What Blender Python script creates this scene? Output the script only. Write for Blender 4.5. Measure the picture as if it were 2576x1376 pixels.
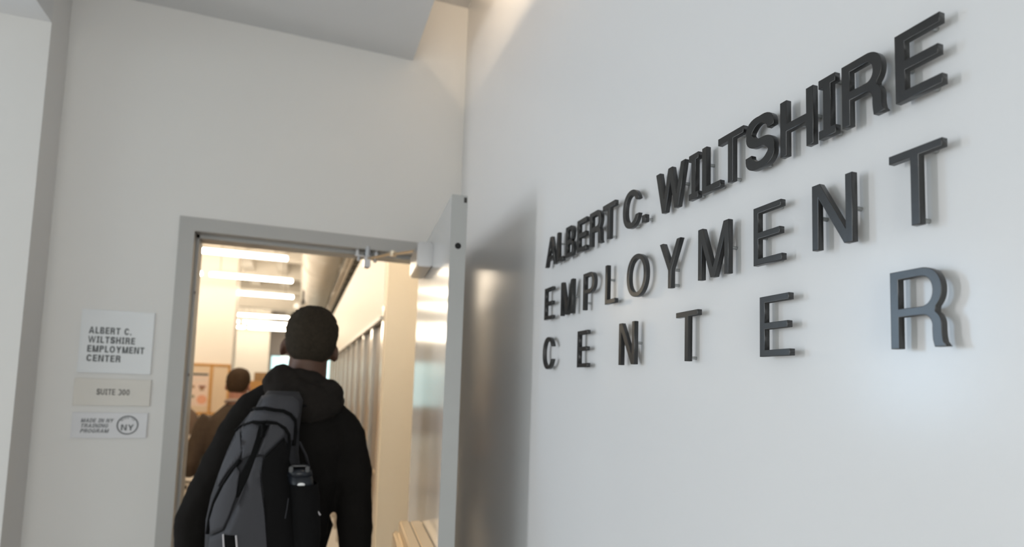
import bpy, bmesh, math, random
from mathutils import Vector, Matrix
random.seed(7)
for o in list(bpy.data.objects):
    bpy.data.objects.remove(o)
S = bpy.context.scene
C = S.collection
CZ = 1.57                       # camera height above the floor, metres

# ------------------------------------------------------------------ camera
def camera():
    y, p, r = (math.radians(a) for a in (19.65, 4.64, 1.79))
    fwd = Vector((math.sin(y)*math.cos(p), math.cos(y)*math.cos(p), math.sin(p)))
    right = Vector((math.cos(y), -math.sin(y), 0))
    up = right.cross(fwd)
    r2 = math.cos(r)*right + math.sin(r)*up
    u2 = -math.sin(r)*right + math.cos(r)*up
    cd = bpy.data.cameras.new('camera')
    co = bpy.data.objects.new('camera', cd); C.objects.link(co)
    m = Matrix((( r2.x, u2.x, -fwd.x, 0), (r2.y, u2.y, -fwd.y, 0), (r2.z, u2.z, -fwd.z, CZ), (0, 0, 0, 1)))
    co.matrix_world = m
    cd.sensor_width = 36; cd.lens = 1494.2/2576*36
    cd.shift_x = -0.0004; cd.shift_y = 0.0670
    cd.clip_start = 0.02
    cd.dof.use_dof = True; cd.dof.focus_distance = 0.87; cd.dof.aperture_fstop = 3.2
    cd.dof.aperture_blades = 9
    S.camera = co
camera()

# ------------------------------------------------------------------ world, light, exposure
S.view_settings.view_transform = 'Standard'
S.view_settings.look = 'None'
S.view_settings.exposure = 0.0
S.view_settings.gamma = 1.0
S.view_settings.use_curve_mapping = False
try:
    S.cycles.use_denoising = True
    S.cycles.max_bounces = 8; S.cycles.diffuse_bounces = 5; S.cycles.glossy_bounces = 4
    S.cycles.sample_clamp_indirect = 6.0
    S.cycles.caustics_reflective = False; S.cycles.caustics_refractive = False
except Exception:
    pass
w = bpy.data.worlds.new('sky'); S.world = w; w.use_nodes = True
bg = w.node_tree.nodes['Background']
bg.inputs['Color'].default_value = (0.80, 0.95, 0.97, 1); bg.inputs['Strength'].default_value = 1.9

def area(name, loc, rot, sx, sy, power, col):
    l = bpy.data.lights.new(name, 'AREA'); l.shape = 'RECTANGLE'; l.size = sx; l.size_y = sy
    l.energy = power; l.color = col
    o = bpy.data.objects.new(name, l); C.objects.link(o); o.location = loc; o.rotation_euler = rot
    return o
R90 = math.pi/2
# daylight through the tall narrow side window of the lobby (its opening is in wall_left below)
area('side_window_daylight', (-4.96, 2.06, 1.50), (0, -R90, 0), 2.3, 0.38, 70, (0.975, 0.975, 1.0))
# soft daylight through the broad glazing of the same wall, nearer the camera
area('side_glazing_daylight', (-4.96, -0.55, 1.40), (0, -R90, 0), 2.0, 2.9, 9, (0.98, 0.975, 0.99))
# bluish daylight through the window beside the projecting wall
area('blue_window_daylight', (-1.95, 2.27, CZ+0.33), (-R90, 0, 0), 0.7, 0.85, 17, (0.50, 0.74, 1.0))
# daylight through the shop front behind the camera
area('front_window_daylight', (-0.55, -2.96, 1.45), (R90, 0, 0), 2.4, 2.4, 42, (1.0, 0.91, 0.82))
# warm cove lamp lying on the ceiling panel
area('cove_lamp', (0.27, 1.50, CZ+1.56), (0, math.radians(-120), 0), 0.08, 0.5, 11, (1.0, 0.77, 0.52))

# ------------------------------------------------------------------ materials
def mat(name, col, rough=0.5, metal=0.0, spec=0.5, bump=0.0, bscale=60.0, var=0.0, vscale=8.0, stretch=None, coat=0.0, trans=0.0, emit=None, estr=0.0, alpha=1.0):
    m = bpy.data.materials.new(name); m.use_nodes = True
    nt = m.node_tree; b = nt.nodes['Principled BSDF']
    c4 = tuple(col)+(1,)
    b.inputs['Base Color'].default_value = c4
    b.inputs['Roughness'].default_value = rough
    b.inputs['Metallic'].default_value = metal
    b.inputs['Specular IOR Level'].default_value = spec
    b.inputs['Coat Weight'].default_value = coat
    b.inputs['Transmission Weight'].default_value = trans
    if emit:
        b.inputs['Emission Color'].default_value = tuple(emit)+(1,)
        b.inputs['Emission Strength'].default_value = estr
    tc = nt.nodes.new('ShaderNodeTexCoord'); mp = nt.nodes.new('ShaderNodeMapping')
    nt.links.new(tc.outputs['Object'], mp.inputs['Vector'])
    if stretch: mp.inputs['Scale'].default_value = stretch
    if var > 0:
        n = nt.nodes.new('ShaderNodeTexNoise'); n.inputs['Scale'].default_value = vscale; n.inputs['Detail'].default_value = 4
        nt.links.new(mp.outputs['Vector'], n.inputs['Vector'])
        mx = nt.nodes.new('ShaderNodeMix'); mx.data_type = 'RGBA'
        mx.inputs['A'].default_value = tuple(max(0, x*(1-var)) for x in col)+(1,)
        mx.inputs['B'].default_value = tuple(min(1, x*(1+var)) for x in col)+(1,)
        nt.links.new(n.outputs['Fac'], mx.inputs['Factor'])
        nt.links.new(mx.outputs['Result'], b.inputs['Base Color'])
    if bump > 0:
        n2 = nt.nodes.new('ShaderNodeTexNoise'); n2.inputs['Scale'].default_value = bscale; n2.inputs['Detail'].default_value = 3
        nt.links.new(mp.outputs['Vector'], n2.inputs['Vector'])
        bp = nt.nodes.new('ShaderNodeBump'); bp.inputs['Strength'].default_value = bump; bp.inputs['Distance'].default_value = 0.002
        nt.links.new(n2.outputs['Fac'], bp.inputs['Height'])
        nt.links.new(bp.outputs['Normal'], b.inputs['Normal'])
    return m
def weave(name, col, rough, scale):
    m = mat(name, col, rough, spec=0.25)
    nt = m.node_tree; b = nt.nodes['Principled BSDF']
    tc = nt.nodes.new('ShaderNodeTexCoord'); mp = nt.nodes.new('ShaderNodeMapping'); mp.inputs['Rotation'].default_value = (0, 0.5, 0)
    nt.links.new(tc.outputs['Object'], mp.inputs['Vector'])
    wv = []
    for d in ('X', 'Z'):
        q = nt.nodes.new('ShaderNodeTexWave'); q.bands_direction = d; q.inputs['Scale'].default_value = scale; q.inputs['Distortion'].default_value = 0.6
        nt.links.new(mp.outputs['Vector'], q.inputs['Vector']); wv.append(q)
    mu = nt.nodes.new('ShaderNodeMath'); mu.operation = 'MULTIPLY'
    nt.links.new(wv[0].outputs['Fac'], mu.inputs[0]); nt.links.new(wv[1].outputs['Fac'], mu.inputs[1])
    mx = nt.nodes.new('ShaderNodeMix'); mx.data_type = 'RGBA'
    mx.inputs['A'].default_value = tuple(x*0.72 for x in col)+(1,); mx.inputs['B'].default_value = tuple(x*1.5 for x in col)+(1,)
    nt.links.new(mu.outputs[0], mx.inputs['Factor']); nt.links.new(mx.outputs['Result'], b.inputs['Base Color'])
    bp = nt.nodes.new('ShaderNodeBump'); bp.inputs['Strength'].default_value = 0.3; bp.inputs['Distance'].default_value = 0.001
    nt.links.new(mu.outputs[0], bp.inputs['Height']); nt.links.new(bp.outputs['Normal'], b.inputs['Normal'])
    return m
M = dict(
    wall=mat('white_wall_paint', (0.66, 0.66, 0.665), 0.23, spec=0.45, bump=0.03, bscale=220, var=0.01, vscale=3),
    wall2=mat('white_flat_paint', (0.66, 0.65, 0.635), 0.75, spec=0.08, bump=0.04, bscale=180, var=0.01, vscale=3),
    ceil=mat('ceiling_paint', (0.62, 0.62, 0.62), 0.8, spec=0.2, var=0.01),
    floor=mat('grey_floor', (0.46, 0.44, 0.42), 0.4, var=0.08, vscale=4),
    floor2=mat('pale_floor', (0.76, 0.72, 0.66), 0.5, var=0.04, vscale=4),
    frame=mat('grey_frame_enamel', (0.36, 0.355, 0.345), 0.38, bump=0.03, bscale=90, var=0.02),
    leaf=mat('grey_door_enamel', (0.38, 0.38, 0.375), 0.16, spec=0.6, bump=0.10, bscale=30, stretch=(3, 3, 0.15), var=0.02),
    edge=mat('grey_door_edge', (0.36, 0.365, 0.36), 0.4, bump=0.05, bscale=60, var=0.05, vscale=14),
    black=mat('black_hole', (0.004, 0.004, 0.004), 0.8),
    steel=mat('satin_aluminium', (0.44, 0.44, 0.45), 0.28, metal=1.0, bump=0.04, bscale=80, stretch=(1, 8, 1)),
    steel_d=mat('dull_bracket_steel', (0.45, 0.43, 0.40), 0.35, metal=1.0, bump=0.03),
    bar=mat('warm_sheen_aluminium', (0.68, 0.58, 0.44), 0.32, metal=1.0, bump=0.03, stretch=(1, 8, 1)),  # warm light reflected on the panic bar is put into this base colour
    letter=mat('dark_bronze_enamel', (0.010, 0.0098, 0.0098), 0.30, spec=0.75, bump=0.06, bscale=160, var=0.15, vscale=60),
    pin=mat('zinc_pin', (0.42, 0.43, 0.43), 0.35, metal=0.9, bump=0.02),
    acrylic=mat('white_acrylic', (0.66, 0.675, 0.69), 0.18, spec=0.2, var=0.01),
    acrylic_b=mat('cream_acrylic', (0.60, 0.575, 0.535), 0.3, spec=0.2, var=0.01),
    acrylic_c=mat('grey_white_acrylic', (0.61, 0.61, 0.63), 0.22, spec=0.2, var=0.01),
    print_=mat('grey_print', (0.075, 0.082, 0.086), 0.5),
    print_d=mat('dark_print', (0.06, 0.055, 0.05), 0.5),
    hood=mat('black_fleece', (0.0165, 0.0142, 0.0125), 0.95, spec=0.08, bump=0.4, bscale=140, var=0.3, vscale=25),
    jacket=mat('black_jersey', (0.0105, 0.0095, 0.0088), 0.95, spec=0.06, bump=0.3, bscale=120, var=0.25, vscale=18),
    suit=mat('brown_grey_suit', (0.075, 0.055, 0.042), 0.9, spec=0.15, bump=0.2, bscale=150, var=0.2, vscale=30),
    denim=mat('dark_trousers', (0.012, 0.013, 0.018), 0.9, spec=0.1, bump=0.2, bscale=150, var=0.2),
    shoe=mat('black_shoe', (0.01, 0.01, 0.01), 0.4, var=0.1),
    skin=mat('brown_skin', (0.085, 0.042, 0.026), 0.55, spec=0.35, bump=0.1, bscale=120, var=0.1),
    skin2=mat('light_skin', (0.42, 0.20, 0.14), 0.55, spec=0.35, bump=0.1, bscale=120, var=0.06),
    hair=mat('black_hair', (0.027, 0.021, 0.0145), 0.9, spec=0.12, bump=0.9, bscale=260, var=0.4, vscale=120),
    hair2=mat('dark_brown_hair', (0.050, 0.030, 0.017), 0.8, spec=0.2, bump=0.7, bscale=200, var=0.3, vscale=80, stretch=(1, 1, 0.3)),
    white=mat('eye_white', (0.7, 0.68, 0.65), 0.3),
    shirt=mat('pale_shirt', (0.36, 0.28, 0.24), 0.8),
    pack=weave('grey_ripstop', (0.046, 0.046, 0.052), 0.75, 95.0),
    pack_d=weave('dark_grey_ripstop', (0.030, 0.030, 0.034), 0.8, 95.0),
    pack_b=mat('black_nylon', (0.0052, 0.0050, 0.0052), 0.85, spec=0.1, bump=0.2, bscale=200, var=0.2),
    zip_=mat('black_zip_tape', (0.0035, 0.0035, 0.0036), 0.85, spec=0.1, bump=0.3, bscale=300),
    reflective=mat('pale_reflective_tape', (0.42, 0.40, 0.41), 0.4),
    bottle=mat('smoky_plastic', (0.010, 0.012, 0.017), 0.32, spec=0.4),
    plastic_w=mat('white_plastic', (0.75, 0.75, 0.75), 0.4),
    off=mat('office_paint', (0.82, 0.785, 0.73), 0.5, spec=0.35, bump=0.03, bscale=140, var=0.01),
    offb=mat('beige_column_paint', (0.94, 0.85, 0.70), 0.55, spec=0.3, bump=0.03, bscale=140, var=0.01),
    offl=mat('lilac_end_wall_paint', (0.58, 0.54, 0.54), 0.6, var=0.01),
    slab=mat('office_ceiling_concrete', (0.72, 0.69, 0.64), 0.85, bump=0.2, bscale=18, var=0.15, vscale=3),
    beam=mat('painted_beam', (0.80, 0.77, 0.72), 0.7, var=0.03),
    duct=mat('white_duct', (0.88, 0.86, 0.82), 0.5, bump=0.02, var=0.02),
    conduit=mat('pale_conduit', (0.62, 0.58, 0.52), 0.5, var=0.05),
    tray=mat('dark_cable_tray', (0.05, 0.045, 0.032), 0.7, var=0.4, vscale=12),
    fixture=mat('white_fixture_enamel', (0.8, 0.8, 0.78), 0.4),
    tube=mat('glowing_diffuser', (0.9, 0.85, 0.75), 0.5, emit=(1.0, 0.845, 0.65), estr=42.0),
    lockframe=mat('polished_locker_frame', (0.62, 0.58, 0.52), 0.22, metal=0.75, bump=0.03),
    lockdoor=mat('taupe_locker_door', (0.19, 0.15, 0.11), 0.35, spec=0.5, bump=0.03, var=0.03),
    oak=mat('orange_oak', (0.50, 0.27, 0.085), 0.45, bump=0.1, bscale=20, stretch=(1, 1, 8), var=0.25, vscale=10),
    oak_d=mat('brown_oak', (0.33, 0.20, 0.09), 0.5, bump=0.1, bscale=20, stretch=(8, 1, 1), var=0.25, vscale=10),
    cork=mat('cream_pinboard_cloth', (0.66, 0.54, 0.40), 0.9, bump=0.2, bscale=300, var=0.06, vscale=60),
    paper=mat('poster_paper', (0.72, 0.58, 0.50), 0.7, var=0.02),
    teal=mat('dark_teal_print', (0.03, 0.06, 0.065), 0.6),
    photo_a=mat('brown_photo_print', (0.30, 0.19, 0.11), 0.6, var=0.4, vscale=30),
    photo_b=mat('dark_red_photo_print', (0.22, 0.08, 0.06), 0.6, var=0.4, vscale=30),
    photo_c=mat('green_grey_photo_print', (0.25, 0.24, 0.17), 0.6, var=0.5, vscale=40),
    salmon=mat('salmon_print', (0.68, 0.34, 0.22), 0.7, var=0.1, vscale=12),
    chair=mat('grey_brown_mesh', (0.15, 0.115, 0.095), 0.8, bump=0.3, bscale=250, var=0.2),
    dark=mat('dark_metal', (0.03, 0.028, 0.026), 0.5),
    winframe=mat('grey_window_frame', (0.40, 0.42, 0.42), 0.4),
)
def glass_mat():
    m = bpy.data.materials.new('clear_window_glass'); m.use_nodes = True; nt = m.node_tree
    nt.nodes.clear()
    o = nt.nodes.new('ShaderNodeOutputMaterial'); t = nt.nodes.new('ShaderNodeBsdfTransparent'); g = nt.nodes.new('ShaderNodeBsdfGlossy')
    t.inputs['Color'].default_value = (0.88, 0.97, 0.95, 1); g.inputs['Roughness'].default_value = 0.02
    f = nt.nodes.new('ShaderNodeFresnel'); f.inputs['IOR'].default_value = 1.45
    x = nt.nodes.new('ShaderNodeMixShader')
    nt.links.new(f.outputs[0], x.inputs[0]); nt.links.new(t.outputs[0], x.inputs[1]); nt.links.new(g.outputs[0], x.inputs[2]); nt.links.new(x.outputs[0], o.inputs['Surface'])
    return m
M['glass'] = glass_mat()

# ------------------------------------------------------------------ helpers
def mesh(name, bm, m, parent=None, smooth=False, loc=None):
    bmesh.ops.recalc_face_normals(bm, faces=bm.faces[:])
    me = bpy.data.meshes.new(name); bm.to_mesh(me); bm.free()
    if smooth:
        for p in me.polygons: p.use_smooth = True
    if m is not None: me.materials.append(M[m] if isinstance(m, str) else m)
    o = bpy.data.objects.new(name, me); C.objects.link(o)
    if loc is not None:
        me.transform(Matrix.Translation(-Vector(loc))); o.location = loc
    if parent is not None:
        o.parent = parent; o.location = Vector(o.location) - world_loc(parent)
    return o
def world_loc(o):
    v = Vector((0, 0, 0))
    while o is not None:
        v += Vector(o.location); o = o.parent
    return v
def tag(o, label, cat, group=None, kind=None):
    o['label'] = label; o['category'] = cat
    if group: o['group'] = group
    if kind: o['kind'] = kind
    return o
def thing(name, label, cat, loc=(0, 0, 0), group=None):
    o = bpy.data.objects.new(name, None); C.objects.link(o); o.location = loc; o.empty_display_size = 0.05
    return tag(o, label, cat, group)
def struct(o, label=None):
    o['kind'] = 'structure'
    if label: o['label'] = label
    return o
def box(bm, x0, x1, y0, y1, z0, z1, bev=0.0):
    vs = [bm.verts.new((x, y, z)) for x in (x0, x1) for y in (y0, y1) for z in (z0, z1)]
    f = [(0, 1, 3, 2), (4, 6, 7, 5), (0, 4, 5, 1), (2, 3, 7, 6), (0, 2, 6, 4), (1, 5, 7, 3)]
    fs = [bm.faces.new([vs[i] for i in q]) for q in f]
    if bev > 0:
        es = {e for q in fs for e in q.edges}
        bmesh.ops.bevel(bm, geom=list(es), offset=bev, segments=2, affect='EDGES')
    return bm
def boxes(*bs, bev=0.0):
    bm = bmesh.new()
    for b in bs: box(bm, *b, bev=bev)
    return bm
def tube(bm, pts, rad, n=10, flat=1.0, cap=True, closed=False):
    """tube through pts; rad number or list"""
    pts = [Vector(p) for p in pts]; N = len(pts)
    rs = rad if isinstance(rad, (list, tuple)) else [rad]*N
    rings = []; prev = None
    for i, p in enumerate(pts):
        a = pts[(i-1) % N] if (closed or i > 0) else p
        b = pts[(i+1) % N] if (closed or i < N-1) else p
        t = (b-a).normalized()
        if prev is None:
            u = Vector((0, 0, 1)) if abs(t.z) < 0.9 else Vector((0, 1, 0))
            u = (u - t*u.dot(t)).normalized()
        else:
            u = (prev - t*prev.dot(t)).normalized()
        prev = u; v = t.cross(u)
        rings.append([bm.verts.new(p + rs[i]*(math.cos(2*math.pi*k/n)*u*flat + math.sin(2*math.pi*k/n)*v)) for k in range(n)])
    for i in range(N if closed else N-1):
        a, b = rings[i], rings[(i+1) % N]
        for k in range(n): bm.faces.new((a[k], a[(k+1) % n], b[(k+1) % n], b[k]))
    if cap and not closed:
        bm.faces.new(rings[0][::-1]); bm.faces.new(rings[-1])
    return bm
def cyl(bm, a, b, r, n=14): return tube(bm, [a, b], r, n)
def ell(bm, c, r, rot=None, u=20, v=14):
    mt = Matrix.Translation(Vector(c)) @ (rot or Matrix.Identity(4)) @ Matrix.Diagonal((r[0], r[1], r[2], 1))
    bmesh.ops.create_uvsphere(bm, u_segments=u, v_segments=v, radius=1.0, matrix=mt)
    return bm
def loft(bm, secs, n=28, pw=2.4):
    """secs: (z, cx, cy, hw, hd) stacked superellipse sections"""
    rings = []
    for z, cx, cy, hw, hd in secs:
        ring = []
        for k in range(n):
            a = 2*math.pi*k/n; c, s = math.cos(a), math.sin(a)
            ring.append(bm.verts.new((cx+hw*math.copysign(abs(c)**(2/pw), c), cy+hd*math.copysign(abs(s)**(2/pw), s), z)))
        rings.append(ring)
    for a, b in zip(rings, rings[1:]):
        for k in range(n): bm.faces.new((a[k], a[(k+1) % n], b[(k+1) % n], b[k]))
    bm.faces.new(rings[0][::-1]); bm.faces.new(rings[-1])
    return bm
def remesh(name, bm, m, parent, voxel=0.01, smooth=6, noise=0.0, nscale=0.1):
    """unite the overlapping shells of bm into one continuous skin"""
    me = bpy.data.meshes.new(name+'_src'); bm.to_mesh(me); bm.free()
    o = bpy.data.objects.new('tmp', me); C.objects.link(o)
    md = o.modifiers.new('r', 'REMESH'); md.mode = 'VOXEL'; md.voxel_size = voxel
    if smooth:
        sm = o.modifiers.new('s', 'SMOOTH'); sm.iterations = smooth; sm.factor = 0.5
    if noise > 0:
        tx = bpy.data.textures.new(name+'_folds', 'CLOUDS'); tx.noise_scale = nscale
        ds = o.modifiers.new('d', 'DISPLACE'); ds.texture = tx; ds.strength = noise; ds.texture_coords = 'GLOBAL'
    dg = bpy.context.evaluated_depsgraph_get()
    out = bpy.data.meshes.new_from_object(o.evaluated_get(dg))
    bpy.data.objects.remove(o); bpy.data.meshes.remove(me)
    out.name = name; out.materials.clear(); out.materials.append(M[m])
    for p in out.polygons: p.use_smooth = True
    r = bpy.data.objects.new(name, out); C.objects.link(r)
    if parent is not None:
        r.parent = parent; r.location = -world_loc(parent)
    return r

# ------------------------------------------------------------------ lobby shell
WX, WY = 0.612, 2.43            # right wall plane, back wall plane
SOF, CEI, SOFL = CZ+1.381, CZ+1.672, CZ+1.159
OC0 = CZ+2.6
PX, PYF = -0.831, 2.281         # corner of the projecting wall on the left
OL, OR_, OT = -0.391, 0.515, CZ+0.5495      # door opening
struct(mesh('floor', boxes((-6.4, 2.2, -3.4, WY+0.06, -0.12, 0.0)), 'floor'), 'grey lobby floor')
struct(mesh('floor_office', boxes((-6.4, 2.2, WY+0.06, 22.3, -0.12, 0.0)), 'floor2'), 'pale office floor')
struct(mesh('wall_right', boxes((WX, WX+0.12, -3.4, WY+0.14, 0, CEI+0.1)), 'wall'), 'white satin-painted right wall carrying the raised lettering')
struct(mesh('wall_back', boxes((-1.40, OL-0.012, WY, WY+0.13, 0, OC0), (OL-0.012, OR_+0.012, WY, WY+0.13, OT+0.012, OC0), (OR_+0.012, WX, WY, WY+0.13, 0, OC0), (WX+0.12, 2.2, WY, WY+0.13, 0, OC0)), 'wall2'), 'white back wall with the doorway')
LX = -5.0
struct(mesh('wall_left', boxes((LX, -2.30, PYF, WY, 0, CEI+0.1), (-1.60, PX, PYF, WY, 0, CEI+0.1), (-2.30, -1.60, PYF, WY, 0, CZ-0.1), (-2.30, -1.60, PYF, WY, CZ+0.76, CEI+0.1),
    (LX-0.12, LX, -3.4, -2.05, 0, CEI+0.1), (LX-0.12, LX, 0.95, 1.79, 0, CEI+0.1), (LX-0.12, LX, -2.05, 0.95, 0, 0.35), (LX-0.12, LX, -2.05, 0.95, 2.45, CEI+0.1), (LX-0.12, LX, 2.27, WY, 0, CEI+0.1), (LX-0.12, LX, 1.79, 2.27, 0, 0.35), (LX-0.12, LX, 1.79, 2.27, 2.65, CEI+0.1)), 'wall2'), 'projecting white wall at the far left with its side return')
struct(mesh('wall_front', boxes((LX-0.12, -1.8, -3.4, -3.0, 0, CEI+0.1), (0.68-0.4, WX, -3.4, -3.0, 0, CEI+0.1), (-1.8, 0.28, -3.4, -3.0, 2.65, CEI+0.1), (-1.8, 0.28, -3.4, -3.0, 0, 0.15)), 'wall2'), 'white wall behind the camera with a wide glazed opening')
struct(mesh('ceiling', boxes((LX-0.12, WX+0.12, -3.4, WY, CEI, CEI+0.1)), 'ceil'), 'white lobby ceiling in the slot beside the right wall')
struct(mesh('trim_1', boxes((PX, 0.381, -3.0, WY, SOF, SOF+0.06)), 'ceil'), 'dropped grey ceiling panel in front of the back wall')
struct(mesh('trim_2', boxes((LX, PX, -3.0, PYF, SOFL, SOF+0.06)), 'ceil'), 'lower dropped soffit at the upper left corner')
# baseboards at the foot of the lobby walls
struct(mesh('baseboard_right', boxes((WX-0.012, WX, -3.0, WY, 0, 0.10)), 'frame'))
struct(mesh('baseboard_back', boxes((PX, OL-0.06, WY-0.012, WY, 0, 0.10)), 'frame'))
# door frame: face, jambs and stops
FW = 0.051
bm = boxes((OL-FW, OL, WY-0.006, WY+0.15, 0, OT+FW), (OR_, OR_+FW, WY-0.006, WY+0.15, 0, OT+FW), (OL, OR_, WY-0.006, WY+0.15, OT, OT+FW),
           (OL, OL+0.010, WY+0.05, WY+0.13, 0, OT), (OR_-0.012, OR_, WY+0.05, WY+0.13, 0, OT), (OL, OR_, WY+0.05, WY+0.14, OT-0.014, OT))
fr = struct(mesh('trim_3', bm, 'frame', loc=(OL-FW, WY, 0)), 'grey painted steel door frame in the back wall')
bm = bmesh.new()
for z in (CZ+0.325, CZ+0.02): cyl(bm, (OL+0.0095, WY+0.028, z), (OL+0.0125, WY+0.028, z), 0.006)
mesh('silencer_button', bm, 'dark', fr)

# ------------------------------------------------------------------ open door leaf with its hardware
# leaf: push face starts at (.383,1.60) and runs away from the camera with dx/dy = .092
LD = Vector((0.078, 1.0, 0)).normalized(); LN = Vector((-LD.y, LD.x, 0))     # LN points to the left (push side)
L0 = Vector((0.3695, 1.566, 0)); LL = 0.795; LT = 0.0435; LTOP = CZ+0.5335
def leafpt(a, n, z): return L0 + LD*a + LN*n + Vector((0, 0, z))
def lbox(bm, a0, a1, n0, n1, z0, z1, bev=0.0):
    b2 = boxes((a0, a1, n0, n1, z0, z1), bev=bev)
    mt = Matrix(((LD.x, LN.x, 0, L0.x), (LD.y, LN.y, 0, L0.y), (0, 0, 1, 0), (0, 0, 0, 1)))
    bmesh.ops.transform(b2, matrix=mt, verts=b2.verts[:])
    t = bpy.data.meshes.new('t'); b2.to_mesh(t); b2.free(); bm.from_mesh(t); bpy.data.meshes.remove(t)
    return bm
bm = bmesh.new(); lbox(bm, 0.0012, LL, -LT, 0, 0.012, LTOP)
door = struct(mesh('door_1', bm, 'leaf', loc=leafpt(0, 0, 0)), 'grey painted door leaf standing open towards the lettered wall')
bm = bmesh.new(); lbox(bm, 0, 0.003, -LT-0.0003, 0.0003, 0.012, LTOP+0.0003, 0.0008)
mesh('leading_edge', bm, 'edge', door)
bm = bmesh.new(); p = leafpt(-0.0012, -LT/2, CZ+0.3905); q = leafpt(0.004, -LT/2, CZ+0.3905); cyl(bm, p, q, 0.0085, 20)
mesh('edge_hole', bm, 'black', door)
bm = bmesh.new(); p = leafpt(-0.0006, -LT+0.0055, LTOP-0.012); box(bm, p.x-0.004, p.x+0.004, p.y-0.0008, p.y+0.001, p.z-0.008, p.z+0.006)
mesh('paint_chip', bm, 'dark', door)
for z in (0.28, 1.05, LTOP-0.165):
    bm = bmesh.new(); c = leafpt(LL+0.016, -LT-0.002, z); cyl(bm, c-Vector((0, 0, 0.055)), c+Vector((0, 0, 0.055)), 0.008)
    box(bm, c.x-0.001, c.x+0.001, c.y-0.02, c.y, z-0.055, z+0.055)
    bm2 = mesh('hinge', bm, 'steel_d', door)
# closer: body on the push face, main arm, link and frame bracket
bm = bmesh.new(); lbox(bm, 0.372, 0.615, 0.0, 0.051, CZ+0.4025, CZ+0.4855, 0.004)
cl = mesh('door_closer', bm, 'steel', door); cl['label'] = 'satin aluminium door closer body'
bm = bmesh.new(); lbox(bm, 0.3705, 0.373, 0.012, 0.040, CZ+0.411, CZ+0.477, 0.001); mesh('end_cap', bm, 'steel', cl)
bm = bmesh.new()
spn = leafpt(0.53, 0.028, CZ+0.492); elb = Vector((0.318, 2.30, CZ+0.512)); brk = Vector((0.232, 2.445, CZ+0.513))
cyl(bm, spn-Vector((0, 0, 0.008)), spn+Vector((0, 0, 0.012)), 0.014)
tube(bm, [spn, elb], 0.011, 8, flat=0.35)
mesh('closer_arm', bm, 'bar', cl)
bm = bmesh.new(); tube(bm, [elb+Vector((0, 0, 0.004)), brk], 0.009, 8, flat=0.5); cyl(bm, elb-Vector((0, 0, 0.008)), elb+Vector((0, 0, 0.012)), 0.013)
mesh('closer_link', bm, 'bar', cl)
bm = bmesh.new()
bx, by = 0.235, 2.458
box(bm, bx-0.05, bx+0.045, by-0.012, by+0.012, CZ+0.5225, CZ+0.5275, 0.001)
box(bm, bx-0.013, bx+0.013, by-0.03, by+0.012, CZ+0.478, CZ+0.5225, 0.004)
cyl(bm, (bx, by-0.025, CZ+0.523), (bx, by-0.025, CZ+0.562), 0.012)
for dx in (-0.032, 0.032): cyl(bm, (bx+dx, by, CZ+0.505), (bx+dx, by, CZ+0.5225), 0.007)
for dx in (-0.04, 0.035): box(bm, bx+dx-0.006, bx+dx+0.006, by-0.008, by+0.008, CZ+0.5275, OT-0.0005)
mesh('frame_bracket', bm, 'steel', cl)
# panic bar across the push face
bm = bmesh.new()
lbox(bm, 0.02, 0.385, 0.0, 0.036, CZ-0.50, CZ-0.430, 0.004)
pb = mesh('panic_bar', bm, 'bar', door); pb['label'] = 'brushed metal panic bar with a warm sheen'
bm = bmesh.new(); lbox(bm, 0.02, 0.385, 0.0385, 0.070, CZ-0.51, CZ-0.428, 0.004); mesh('push_pad', bm, 'bar', pb)
bm = bmesh.new(); lbox(bm, 0.02, 0.372, 0.070, 0.090, CZ-0.525, CZ-0.456, 0.006); mesh('touch_rail', bm, 'bar', pb)
bm = bmesh.new(); lbox(bm, 0.018, 0.3845, 0.0352, 0.0395, CZ-0.505, CZ-0.4335); mesh('shadow_gap', bm, 'dark', pb)

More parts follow.
